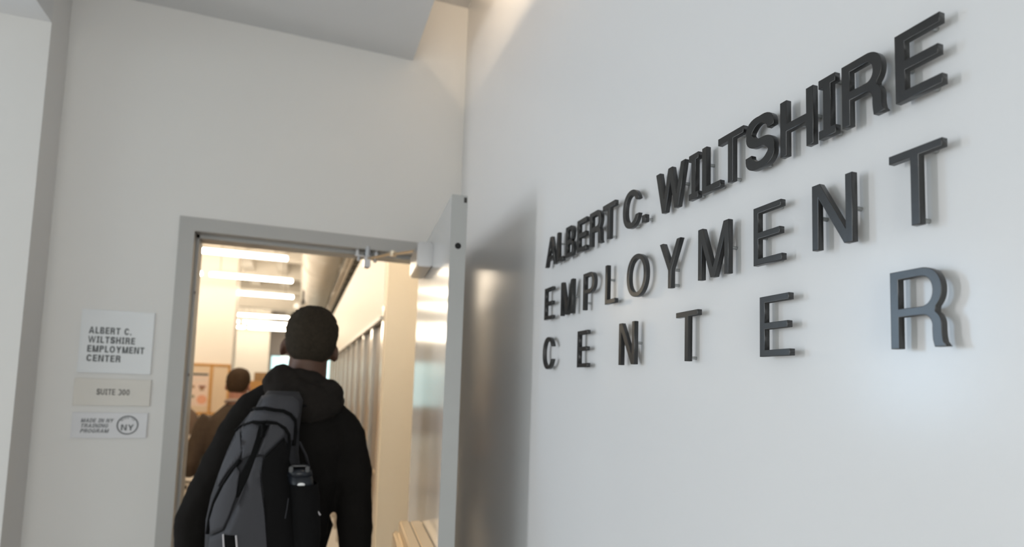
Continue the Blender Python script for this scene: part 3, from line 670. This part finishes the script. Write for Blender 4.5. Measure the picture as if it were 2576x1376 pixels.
mesh('sheet', boxes((-1.72, -1.40, BY+0.008, BY+0.012, CZ-0.42, CZ+0.13)), 'paper', po)
for nm, x0, x1, z0, z1, m in (('header_band', -1.71, -1.405, 0.085, 0.12, 'teal'), ('text_line', -1.66, -1.43, 0.022, 0.034, 'conduit'), ('text_line', -1.66, -1.46, -0.015, -0.005, 'conduit'),
        ('logo_patch', -1.71, -1.675, 0.0, 0.06, 'salmon'), ('photo_print', -1.69, -1.595, -0.125, -0.080, 'photo_a'), ('photo_print', -1.535, -1.435, -0.115, -0.080, 'photo_b'), ('photo_print', -1.52, -1.455, -0.165, -0.115, 'photo_a'),
        ('photo_print', -1.69, -1.59, -0.285, -0.240, 'photo_c'), ('text_line', -1.68, -1.60, -0.34, -0.32, 'conduit')):
    mesh(nm, boxes((x0, x1, BY+0.006, BY+0.008, CZ+z0, CZ+z1)), m, po)
bm = bmesh.new(); tube(bm, [(-1.48, BY+0.006, CZ-0.31), (-1.48, BY+0.0078, CZ-0.31)], 0.075, 24); mesh('salmon_disc', bm, 'salmon', po)
t = thing('desk', 'oak-topped desk with dark legs behind the suited man', 'desk', (-1.6, 8.5, 0))
mesh('desktop', boxes((-2.6, -0.85, 7.9, 9.45, 0.715, 0.755), bev=0.004), 'oak', t)
mesh('apron', boxes((-2.55, -0.9, 7.93, 7.96, 0.45, 0.715)), 'dark', t)
for x in (-2.5, -0.95):
    for y in (7.98, 9.35): mesh('leg', boxes((x-0.025, x+0.025, y-0.025, y+0.025, 0, 0.715)), 'dark', t)
t = thing('office_chair', 'grey-brown mesh-backed office chair behind the oak desk', 'chair', (-1.62, 9.85, 0))
bm = bmesh.new(); ell(bm, (-1.60, 9.75, CZ-0.60), (0.27, 0.05, 0.24)); mesh('backrest', bm, 'chair', t, smooth=True)
mesh('seat', boxes((-1.86, -1.36, 9.78, 10.25, 0.43, 0.51), bev=0.03), 'chair', t)
bm = bmesh.new(); cyl(bm, (-1.61, 10.0, 0.06), (-1.61, 10.0, 0.44), 0.03); tube(bm, [(-1.61, 9.86, 0.45), (-1.61, 9.77, 0.62), (-1.6, 9.76, 0.85)], 0.02, 8)
mesh('column', bm, 'dark', t)
for k in range(5):
    a = 2*math.pi*k/5+0.3; e = Vector((-1.61+0.28*math.cos(a), 10.0+0.28*math.sin(a), 0.05))
    bm = bmesh.new(); tube(bm, [(-1.61, 10.0, 0.08), e], [0.022, 0.014], 8); ell(bm, (e.x, e.y, 0.028), (0.028, 0.02, 0.028), u=12, v=8); mesh('leg', bm, 'dark', t)
t = thing('wooden_cabinet', 'tall wooden cabinet with a darker top behind the hooded person', 'cabinet', (-0.45, 9.2, 0))
mesh('carcass', boxes((-0.64, -0.2, 9.0, 9.45, 0, CZ+0.02), bev=0.004), 'oak', t)
mesh('top_box', boxes((-0.585, -0.2, 9.02, 9.4, CZ+0.02, CZ+0.14), bev=0.006), 'oak_d', t)
for z in (0.35, 0.75, 1.15): mesh('drawer_front', boxes((-0.62, -0.22, 8.985, 9.0, z-0.17, z+0.17), bev=0.003), 'oak', t)

# ------------------------------------------------------------------ people
def finger(bm, p, d, up, L, r, curl):
    d = Vector(d).normalized(); up = Vector(up).normalized(); pts = [Vector(p)-d*0.012]; q = Vector(p); a = 0.15
    pts.append(q.copy())
    for f in (0.45, 0.32, 0.23):
        a += curl; q = q + (d*math.cos(a) + up*math.sin(a))*L*f; pts.append(q.copy())
    tube(bm, pts, [r*1.05, r, r*0.95, r*0.85, r*0.6], 8)
def hand(bm, w, d, side, inward):
    """hanging relaxed hand at wrist w pointing along d, palm facing inward"""
    w = Vector(w); d = Vector(d).normalized(); inn = Vector(inward).normalized(); fwd = d.cross(inn).normalized()*side
    pal = w + d*0.055
    rot = Matrix((( inn.x, fwd.x, d.x, 0), (inn.y, fwd.y, d.y, 0), (inn.z, fwd.z, d.z, 0), (0, 0, 0, 1)))
    ell(bm, pal, (0.016, 0.040, 0.052), rot, 16, 12)
    tube(bm, [w-d*0.03, w+d*0.03], [0.026, 0.024], 10)
    for k, (o, L) in enumerate(((0.028, 0.072), (0.010, 0.080), (-0.009, 0.074), (-0.027, 0.058))):
        finger(bm, pal + d*0.040 + fwd*o, d, inn, L, 0.0085, 0.28)
    finger(bm, w + d*0.030 + fwd*0.030 + inn*0.004, d*0.75+fwd*0.6, inn, 0.062, 0.0095, 0.20)
def person(name, label, base, sc, cfg):
    """cfg lengths for a 1.81 m figure whose floor point is the local origin, facing +Y"""
    t = thing(name, label, 'person', base)
    X = Matrix.Translation(Vector(base)) @ Matrix.Scale(sc, 4)
    def put(bm): bmesh.ops.transform(bm, matrix=X, verts=bm.verts[:]); return bm
    hc = Vector(cfg['head']); tl = Matrix.Rotation(math.radians(cfg.get('tilt', 0)), 4, 'Y') @ Matrix.Rotation(math.radians(cfg.get('turn', 0)), 4, 'Z')
    H = lambda x, y, z: hc + (tl @ Vector((x, y, z)))
    # body: one continuous skin
    bm = bmesh.new()
    ell(bm, H(0, -0.004, 0.018), (0.0725, 0.092, 0.096), tl, 28, 20)
    ell(bm, H(0, 0.022, -0.052), (0.054, 0.066, 0.062), tl, 24, 16)
    ell(bm, H(0, 0.062, -0.088), (0.026, 0.022, 0.018), tl, 14, 10)
    tube(bm, [H(0, 0.086, 0.012), H(0, 0.096, -0.014), H(0, 0.102, -0.028)], [0.010, 0.012, 0.014], 10)
    for s in (-1, 1):
        ell(bm, H(s*0.0755, -0.004, -0.014), (0.0085, 0.021, 0.031), tl @ Matrix.Rotation(s*0.5, 4, 'Z') @ Matrix.Rotation(-s*0.16, 4, 'Y'), 14, 10)
        ell(bm, H(s*0.012, 0.086, -0.056), (0.014, 0.010, 0.007), tl, 12, 8)
        ell(bm, H(s*0.030, 0.078, 0.028), (0.022, 0.012, 0.008), tl, 12, 8)
    nk = Vector(cfg['neck'])
    tube(bm, [nk-Vector((0, 0, 0.06)), nk, (nk+hc)/2+Vector((0, -0.008, -0.01)), H(0, -0.012, -0.03)], [0.075, 0.062, 0.058, 0.056], 20)
    loft(bm, [(z, x, y, hw*0.86, hd*0.84) for z, x, y, hw, hd in cfg['torso']])
    for arm, s in zip(cfg['arms'], (-1, 1)):
        tube(bm, [a[:3] for a in arm], [a[3]*0.72 for a in arm], 14)
        w_ = Vector(arm[-1][:3]); d = (w_-Vector(arm[-2][:3])).normalized()
        hand(bm, w_, d, s, (-s, 0, 0))
    for leg in cfg['legs']:
        tube(bm, [l[:3] for l in leg], [l[3]*0.8 for l in leg], 14)
    b = remesh('body', put(bm), cfg['skin'], t, 0.0062*sc, 3)
    for s in (-1, 1):
        bm = bmesh.new(); ell(bm, H(s*0.030, 0.0765, 0.008), (0.0115, 0.0105, 0.0085), tl, 12, 10); e = mesh('eye', put(bm), 'white', t, smooth=True)
        bm = bmesh.new(); ell(bm, H(s*0.030, 0.0855, 0.008), (0.0058, 0.0025, 0.0058), tl, 10, 8); mesh('iris', put(bm), 'dark', e, smooth=True)
    # hair: a close cap that dives under the skin below the hairline
    bm = bmesh.new(); ell(bm, (0, 0, 0), (1, 1, 1), None, 56, 40)
    rnd = random.Random(3)
    for v in bm.verts:
        n_ = v.co.copy(); y = n_.y
        d = n_.z-cfg['hairline'](y)                       # height above the hairline
        th = 0.009*min(1.0, max(0.0, d)/0.75)+0.0006 if d > 0 else max(-0.016, d*0.03)
        j = rnd.uniform(-1, 1)*0.0026*min(1, max(0, d)*2)
        f = [math.copysign(abs(c)**0.88, c) for c in n_]
        q = (f[0]*(0.0665*cfg.get('hw', 1)+th+j), -0.004+f[1]*(0.0885+th+j), 0.018+f[2]*(0.0925+th+j+0.004))
        v.co = H(*q)
    mesh('hair', put(bm), cfg['hair'], t, smooth=True)
    # clothes
    bm = bmesh.new(); loft(bm, cfg['torso'])
    for arm in cfg['arms']:
        a = arm[:-1]+[tuple(Vector(arm[-1][:3])*0.8+Vector(arm[-2][:3])*0.2)+(arm[-1][3]*1.1,)]
        tube(bm, [p[:3] for p in a], [p[3] for p in a], 18)
    for e_ in cfg.get('yoke', ()): tube(bm, [p[:3] for p in e_], [p[3] for p in e_], 18)
    jk = remesh('jacket', put(bm), cfg['cloth'], t, 0.0085*sc, 8, cfg.get('fold', 0.012), 0.07)
    bm = bmesh.new()
    for leg in cfg['legs']: tube(bm, [l[:3] for l in leg[:-1]]+[tuple(leg[-1][:2])+(0.07,)], [l[3]*1.08 for l in leg], 18)
    x0 = cfg['torso'][0]; loft(bm, [(0.78, x0[1], x0[2], 0.15, 0.105), (0.93, x0[1], x0[2], 0.155, 0.11), (1.0, x0[1], x0[2], 0.145, 0.10)])
    remesh('trousers', put(bm), 'denim', t, 0.011*sc, 5)
    for leg in cfg['legs']:
        f = Vector(leg[-1][:3]); bm = bmesh.new()
        ell(bm, (f.x, f.y+0.055, 0.040), (0.047, 0.140, 0.045)); ell(bm, (f.x, f.y-0.02, 0.075), (0.042, 0.055, 0.055))
        for v in bm.verts: v.co.z = max(v.co.z, 0.001)
        mesh('shoe', put(bm), 'shoe', t, smooth=True)
    return t, jk, put
PB = Vector((-0.03, 1.95, 0.0))
def loc_(x, y, z): return (x-PB.x, y-PB.y, z)
tors = [(0.86, -0.045, 1.95, 0.160, 0.115), (1.00, -0.042, 1.95, 0.152, 0.112), (1.15, -0.040, 1.95, 0.150, 0.112), (1.28, -0.030, 1.95, 0.162, 0.118), (1.38, -0.012, 1.95, 0.172, 0.118), (1.45, 0.0, 1.95, 0.150, 0.105), (1.505, 0.012, 1.95, 0.112, 0.085), (1.555, 0.02, 1.955, 0.072, 0.072)]
tors = [(z, x-PB.x, y-PB.y, a, b) for z, x, y, a, b in tors]
armL = [(-0.130, 1.95, 1.455, .058), (-0.160, 1.945, 1.405, .060), (-0.195, 1.935, 1.325, .058), (-0.228, 1.928, 1.250, .055), (-0.254, 1.925, 1.185, .053), (-0.258, 1.955, 1.09, .049), (-0.250, 2.02, 0.985, .042), (-0.243, 2.06, 0.915, .034)]
armR = [(0.125, 1.95, 1.450, .060), (0.150, 1.948, 1.405, .062), (0.172, 1.945, 1.33, .059), (0.184, 1.942, 1.24, .056), (0.190, 1.940, 1.15, .055), (0.198, 1.955, 1.05, .051), (0.196, 2.0, 0.95, .043), (0.192, 2.03, 0.885, .034)]
cfg1 = dict(head=loc_(0.029, 1.965, 1.690), tilt=5, neck=loc_(0.020, 1.952, 1.555), torso=tors,
    arms=[[loc_(*a[:3])+(a[3],) for a in armL], [loc_(*a[:3])+(a[3],) for a in armR]],
    legs=[[loc_(-0.115, 1.95, 0.92)+(.085,), loc_(-0.115, 1.99, 0.70)+(.075,), loc_(-0.11, 2.02, 0.48)+(.058,), loc_(-0.11, 2.01, 0.30)+(.052,), loc_(-0.11, 1.99, 0.07)+(.042,)],
          [loc_(0.03, 1.95, 0.92)+(.085,), loc_(0.035, 1.94, 0.70)+(.075,), loc_(0.035, 1.92, 0.48)+(.058,), loc_(0.04, 1.87, 0.30)+(.052,), loc_(0.04, 1.82, 0.07)+(.042,)]],
    hairline=lambda y: -0.62 if y < -0.5 else (-0.62+(y+0.5)*1.15 if y < 0.45 else 0.48), skin='skin', hair='hair', cloth='jacket', fold=0.012, hw=1.11,
    yoke=[[loc_(0.01, 1.95, 1.52)+(.050,), loc_(-0.075, 1.945, 1.530)+(.046,), loc_(-0.115, 1.945, 1.500)+(.052,), loc_(-0.145, 1.945, 1.455)+(.056,), loc_(-0.168, 1.945, 1.405)+(.058,)],
          [loc_(0.02, 1.95, 1.51)+(.050,), loc_(0.095, 1.948, 1.490)+(.046,), loc_(0.125, 1.946, 1.455)+(.054,), loc_(0.150, 1.945, 1.40)+(.058,)]])
p1_, jk1, put1 = person('person', 'person with short black hair and a black hooded top entering the doorway', PB, 1.0, cfg1)
# hood bunched round the neck
bm = bmesh.new()
pts, rs = [], []
for k in range(24):
    a = 2*math.pi*k/24; c, s = math.cos(a), math.sin(a)
    bk = max(0, -s)
    pts.append((0.018+0.088*c, 1.945+0.086*s, 1.555-0.050*bk-0.022*c+0.012*max(0, -c)*bk)); rs.append(0.030+0.020*bk)
tube(bm, pts, rs, 16, closed=True)
ell(bm, (0.020, 1.862, 1.528), (0.108, 0.046, 0.052), Matrix.Rotation(math.radians(13), 4, 'Y'))
ell(bm, (-0.045, 1.885, 1.575), (0.050, 0.044, 0.050)); ell(bm, (0.085, 1.885, 1.545), (0.050, 0.048, 0.042), Matrix.Rotation(math.radians(20), 4, 'Y'))
ell(bm, (0.030, 1.895, 1.585), (0.075, 0.030, 0.024), Matrix.Rotation(math.radians(20), 4, 'Y'))
remesh('hood', bm, 'hood', p1_, 0.006, 4, 0.016, 0.045)

cfg2 = dict(head=(0.0, 0.015, 1.690), tilt=3, turn=-14, neck=(0.0, 0.002, 1.555), torso=[(0.86, 0, 0, 0.185, 0.125), (1.0, 0, 0, 0.178, 0.122), (1.15, 0, 0, 0.175, 0.122), (1.28, 0, 0, 0.188, 0.125), (1.38, 0, 0, 0.20, 0.122), (1.45, 0, 0, 0.185, 0.108), (1.505, 0, 0, 0.13, 0.088), (1.56, 0, 0, 0.072, 0.072)],
    arms=[[(-0.165, 0, 1.46, .062), (-0.20, 0, 1.41, .062), (-0.235, -0.02, 1.28, .058), (-0.268, -0.035, 1.15, .054), (-0.275, 0.02, 1.10, .052), (-0.24, 0.12, 1.10, .045), (-0.20, 0.20, 1.12, .034)], [(0.165, 0, 1.46, .062), (0.20, 0, 1.41, .062), (0.225, 0, 1.28, .058), (0.235, -0.01, 1.14, .054), (0.235, 0.02, 1.02, .048), (0.225, 0.06, 0.92, .040), (0.22, 0.08, 0.87, .034)]],
    legs=[[(-0.09, 0, 0.92, .088), (-0.095, 0, 0.7, .076), (-0.1, 0.01, 0.48, .06), (-0.1, 0, 0.3, .054), (-0.1, -0.02, 0.07, .042)], [(0.09, 0, 0.92, .088), (0.095, 0, 0.7, .076), (0.1, 0.01, 0.48, .06), (0.1, 0, 0.3, .054), (0.1, -0.02, 0.07, .042)]],
    hairline=lambda y: -0.60 if y < -0.5 else (-0.60+(y+0.5)*1.1 if y < 0.45 else 0.45), skin='skin2', hair='hair2', cloth='suit', fold=0.006, hw=1.08)
p2_, jk2, put2 = person('person', 'person with brown hair in a brown-grey suit jacket standing inside the office', Vector((-0.362, 4.22, 0)), 0.915, cfg2)
bm = bmesh.new(); tube(bm, [(0.072*math.cos(a), 0.004+0.070*math.sin(a), 1.575-0.012*math.sin(a)) for a in [2*math.pi*k/20 for k in range(20)]], 0.014, 8, closed=True)
mesh('shirt_collar', put2(bm), 'shirt', p2_, smooth=True)

# ------------------------------------------------------------------ backpack
bp = thing('backpack', 'grey and black backpack slung on the back of the person in the doorway', 'backpack', (-0.07, 1.72, 1.02))
# rows: z, left x, right x, depth of the front face
PK = [(-0.575, -0.170, 0.060, 0.075), (-0.54, -0.197, 0.076, 0.100), (-0.44, -0.205, 0.070, 0.118), (-0.36, -0.207, 0.052, 0.120), (-0.30, -0.199, 0.036, 0.118), (-0.24, -0.184, 0.020, 0.112), (-0.19, -0.167, 0.012, 0.105), (-0.13, -0.142, 0.010, 0.094), (-0.08, -0.112, 0.013, 0.078), (-0.045, -0.094, 0.015, 0.058), (-0.022, -0.078, 0.004, 0.030)]
YB = 1.775
def prow(z):
    z = min(max(z, PK[0][0]), PK[-1][0])
    for a, b in zip(PK, PK[1:]):
        if a[0] <= z <= b[0]:
            f = (z-a[0])/(b[0]-a[0]); return [a[i]+(b[i]-a[i])*f for i in (1, 2, 3)]
def py(x, z, off=0.0):
    l, r, d = prow(z); c, h = (l+r)/2, (r-l)/2
    u = min(1.0, abs((x-c)/h)); return YB - d*(1-u**2.6)**(1/2.6) - off
bm = bmesh.new(); rings = []
for z, l, r, d in PK:
    ring = []; c, h = (l+r)/2, (r-l)/2
    for k in range(33):
        a = math.pi*k/32; cs = math.cos(a); u = math.copysign(abs(cs)**(2/2.6), cs)
        ring.append(bm.verts.new((c-h*u, YB-d*max(0, 1-abs(u)**2.6)**(1/2.6), CZ+z)))
    for k in range(1, 16):
        a = math.pi*k/16; ring.append(bm.verts.new((c+h*math.cos(a), YB+0.035*math.sin(a)*min(1, d/0.08), CZ+z)))
    rings.append(ring)
for a, b in zip(rings, rings[1:]):
    for k in range(len(a)): bm.faces.new((a[k], a[(k+1) % len(a)], b[(k+1) % len(b)], b[k]))
bm.faces.new(rings[0]); bm.faces.new(rings[-1][::-1])
mesh('main_compartment', bm, 'pack_d', bp, smooth=True)
def patch(name, poly, m, off=0.004, th=0.004, cuts=3):
    bm = bmesh.new()
    f = bm.faces.new([bm.verts.new((x, 0, z)) for x, z in poly])
    bmesh.ops.triangulate(bm, faces=[f])
    for _ in range(cuts):
        bmesh.ops.subdivide_edges(bm, edges=[e for e in bm.edges if e.calc_length() > 0.016], cuts=1, use_grid_fill=True)
        bmesh.ops.triangulate(bm, faces=[q for q in bm.faces if len(q.verts) > 3])
    for v in bm.verts:
        v.co.y = py(v.co.x, v.co.z, off); v.co.z += CZ
    bmesh.ops.recalc_face_normals(bm, faces=bm.faces[:])
    if sum(q.normal.y for q in bm.faces) > 0: bmesh.ops.reverse_faces(bm, faces=bm.faces[:])
    ex = bmesh.ops.extrude_face_region(bm, geom=bm.faces[:])
    bmesh.ops.translate(bm, vec=(0, -th, 0), verts=[v for v in ex['geom'] if isinstance(v, bmesh.types.BMVert)])
    return mesh(name, bm, m, bp, smooth=True)
def cord(name, pts, r, m, off=0.006, parent=None):
    P = []
    for a, b in zip(pts, pts[1:]):
        for k in range(4):
            f = k/4; x, z = a[0]+(b[0]-a[0])*f, a[1]+(b[1]-a[1])*f; P.append((x, py(x, z, off), CZ+z))
    P.append((pts[-1][0], py(*pts[-1], off), CZ+pts[-1][1]))
    bm = bmesh.new(); tube(bm, P, r, 8, flat=1.0); return mesh(name, bm, m, parent or bp, smooth=True)
patch('top_flap', [(-.100, -.052), (-.092, -.036), (-.064, -.030), (-.012, -.035), (.004, -.048), (.008, -.075), (.004, -.098), (-.015, -.078), (-.056, -.068), (-.079, -.063), (-.104, -.068)], 'pack', 0.002)
patch('zip_flap', [(-.150, -.128), (-.117, -.080), (-.105, -.074), (-.079, -.071), (-.056, -.075), (-.033, -.077), (-.016, -.086), (-.004, -.102), (-.004, -.150), (-.012, -.150), (-.015, -.134), (-.026, -.117), (-.048, -.104), (-.071, -.100), (-.105, -.101), (-.134, -.115)], 'pack', 0.003)
patch('side_panel', [(-.150, -.134), (-.139, -.121), (-.131, -.155), (-.125, -.175), (-.131, -.194), (-.157, -.228), (-.178, -.268), (-.182, -.232), (-.168, -.183)], 'pack', 0.003)
patch('front_panel', [(-.134, -.117), (-.107, -.107), (-.090, -.112), (-.094, -.143), (-.104, -.185), (-.123, -.194), (-.125, -.167)], 'pack', 0.005)
patch('front_panel', [(-.062, -.108), (-.045, -.109), (-.027, -.124), (-.026, -.136), (-.072, -.185), (-.086, -.182), (-.071, -.134)], 'pack', 0.005)
patch('front_panel', [(-.091, -.191), (-.074, -.188), (-.078, -.215), (-.077, -.245), (-.070, -.284), (-.061, -.337), (-.051, -.415), (-.045, -.53), (-.170, -.53), (-.190, -.44), (-.187, -.390), (-.153, -.371), (-.123, -.300), (-.104, -.238)], 'pack', 0.005)
patch('front_panel', [(-.136, -.214), (-.127, -.226), (-.131, -.285), (-.146, -.340), (-.157, -.368), (-.186, -.385), (-.191, -.349), (-.182, -.309), (-.163, -.262)], 'pack', 0.005)
patch('spine_strip', [(-.088, -.110), (-.065, -.110), (-.076, -.134), (-.089, -.179), (-.102, -.233), (-.124, -.287), (-.130, -.290), (-.126, -.235), (-.106, -.188), (-.093, -.140)], 'zip_', 0.004)
patch('dark_side_panel', [(-.070, -.189), (-.027, -.142), (-.014, -.165), (-.010, -.215), (.006, -.26), (.028, -.33), (.045, -.41), (.052, -.53), (-.040, -.53), (-.046, -.415), (-.056, -.337), (-.066, -.284), (-.073, -.245), (-.074, -.215)], 'pack_b', 0.004)
cord('zip_piping', [(-.117, -.079), (-.107, -.071), (-.079, -.068), (-.056, -.072), (-.033, -.074), (-.015, -.083), (-.003, -.099), (.001, -.130), (-.002, -.165)], 0.0052, 'zip_')
cord('zip_piping', [(-.152, -.132), (-.134, -.116), (-.105, -.103), (-.088, -.104), (-.071, -.102), (-.048, -.105), (-.026, -.118), (-.015, -.135), (-.012, -.161), (-.014, -.192), (-.020, -.215)], 0.0040, 'zip_')
cord('zip_piping', [(-.127, -.198), (-.152, -.236), (-.171, -.272), (-.184, -.306), (-.191, -.340), (-.195, -.385)], 0.0046, 'zip_')
cord('zip_puller', [(-.080, -.108), (-.078, -.125), (-.080, -.140)], 0.0048, 'zip_', 0.011)
for a, b in (((-.154, -.378), (-.147, -.44)), ((-.124, -.380), (-.116, -.44))): cord('buckle_edge', [a, b], 0.0022, 'reflective', 0.011)
patch('buckle_strap', [(-.152, -.380), (-.126, -.381), (-.118, -.44), (-.146, -.44)], 'zip_', 0.009, 0.002)
cord('stitched_lettering', [(-.007, -.295), (-.009, -.32), (-.012, -.345)], 0.0012, 'pack', 0.012)
# side pocket that holds the bottle, compression strap, grab handle, shoulder straps
bm = bmesh.new(); pk_ = [(CZ-0.53, 0.040, 1.700, 0.034, 0.050), (CZ-0.40, 0.042, 1.695, 0.037, 0.054), (CZ-0.30, 0.034, 1.692, 0.037, 0.052), (CZ-0.262, 0.028, 1.690, 0.036, 0.049)]; loft(bm, pk_ + [(z, x, y, a-0.003, b-0.003) for z, x, y, a, b in pk_[::-1][:-1]] + [(CZ-0.525, 0.040, 1.700, 0.030, 0.046)]); mesh('side_pocket', bm, 'pack_b', bp, smooth=True)
bm = bmesh.new(); tube(bm, [(0.012, 1.700, CZ-0.155), (0.030, 1.705, CZ-0.19), (0.040, 1.715, CZ-0.225)], 0.009, 8, flat=0.3); mesh('compression_strap', bm, 'pack_d', bp)
bm = bmesh.new(); tube(bm, [(0.056, 1.665, CZ-0.322), (0.065, 1.662, CZ-0.329), (0.074, 1.665, CZ-0.342)], 0.0022, 8); mesh('cord_end', bm, 'reflective', bp)
for s in (-1, 1):
    x = -0.030+s*0.058
    bm = bmesh.new(); tube(bm, [(-0.04+s*0.030, 1.795, CZ-0.06), (x, 1.840, CZ-0.065), (x+0.01, 1.89, CZ-0.045), (x+0.015, 1.96, CZ-0.035), (x+0.01, 2.04, CZ-0.10), (x-0.005, 2.085, CZ-0.22), (x+s*0.05, 2.07, CZ-0.36), (x+s*0.085, 1.98, CZ-0.44), (x+s*0.06, 1.86, CZ-0.48), (-0.05+s*0.11, 1.80, CZ-0.50)], 0.016, 10, flat=0.4); mesh('shoulder_strap', bm, 'pack_b', bp, smooth=True)

bt = thing('water_bottle', 'dark smoky water bottle in the side pocket of the backpack', 'bottle', (0.021, 1.685, CZ-0.50))
bm = bmesh.new(); loft(bm, [(CZ-0.50, 0.040, 1.692, 0.028, 0.028), (CZ-0.34, 0.035, 1.690, 0.030, 0.030), (CZ-0.268, 0.023, 1.684, 0.031, 0.031), (CZ-0.240, 0.018, 1.680, 0.0315, 0.0315)], 24, 2.0); mesh('bottle_body', bm, 'bottle', bt, smooth=True)
bm = bmesh.new(); loft(bm, [(CZ-0.240, 0.018, 1.680, 0.0325, 0.0325), (CZ-0.226, 0.017, 1.679, 0.030, 0.030), (CZ-0.221, 0.017, 1.679, 0.020, 0.020)], 24, 2.0); cp = mesh('bottle_cap', bm, 'bottle', bt, smooth=True)
for dx in (-0.022, 0.018):
    mesh('cap_lug', boxes((0.017+dx-0.005, 0.017+dx+0.005, 1.650, 1.662, CZ-0.229, CZ-0.213), bev=0.002), 'bottle', cp)
mesh('carry_loop', boxes((-0.005, 0.036, 1.665, 1.690, CZ-0.216, CZ-0.212), bev=0.001), 'bottle', cp)
bm = bmesh.new(); ell(bm, (0.022, 1.6480, CZ-0.2600), (0.0095, 0.003, 0.0052)); mesh('white_mark', bm, 'plastic_w', bt, smooth=True)
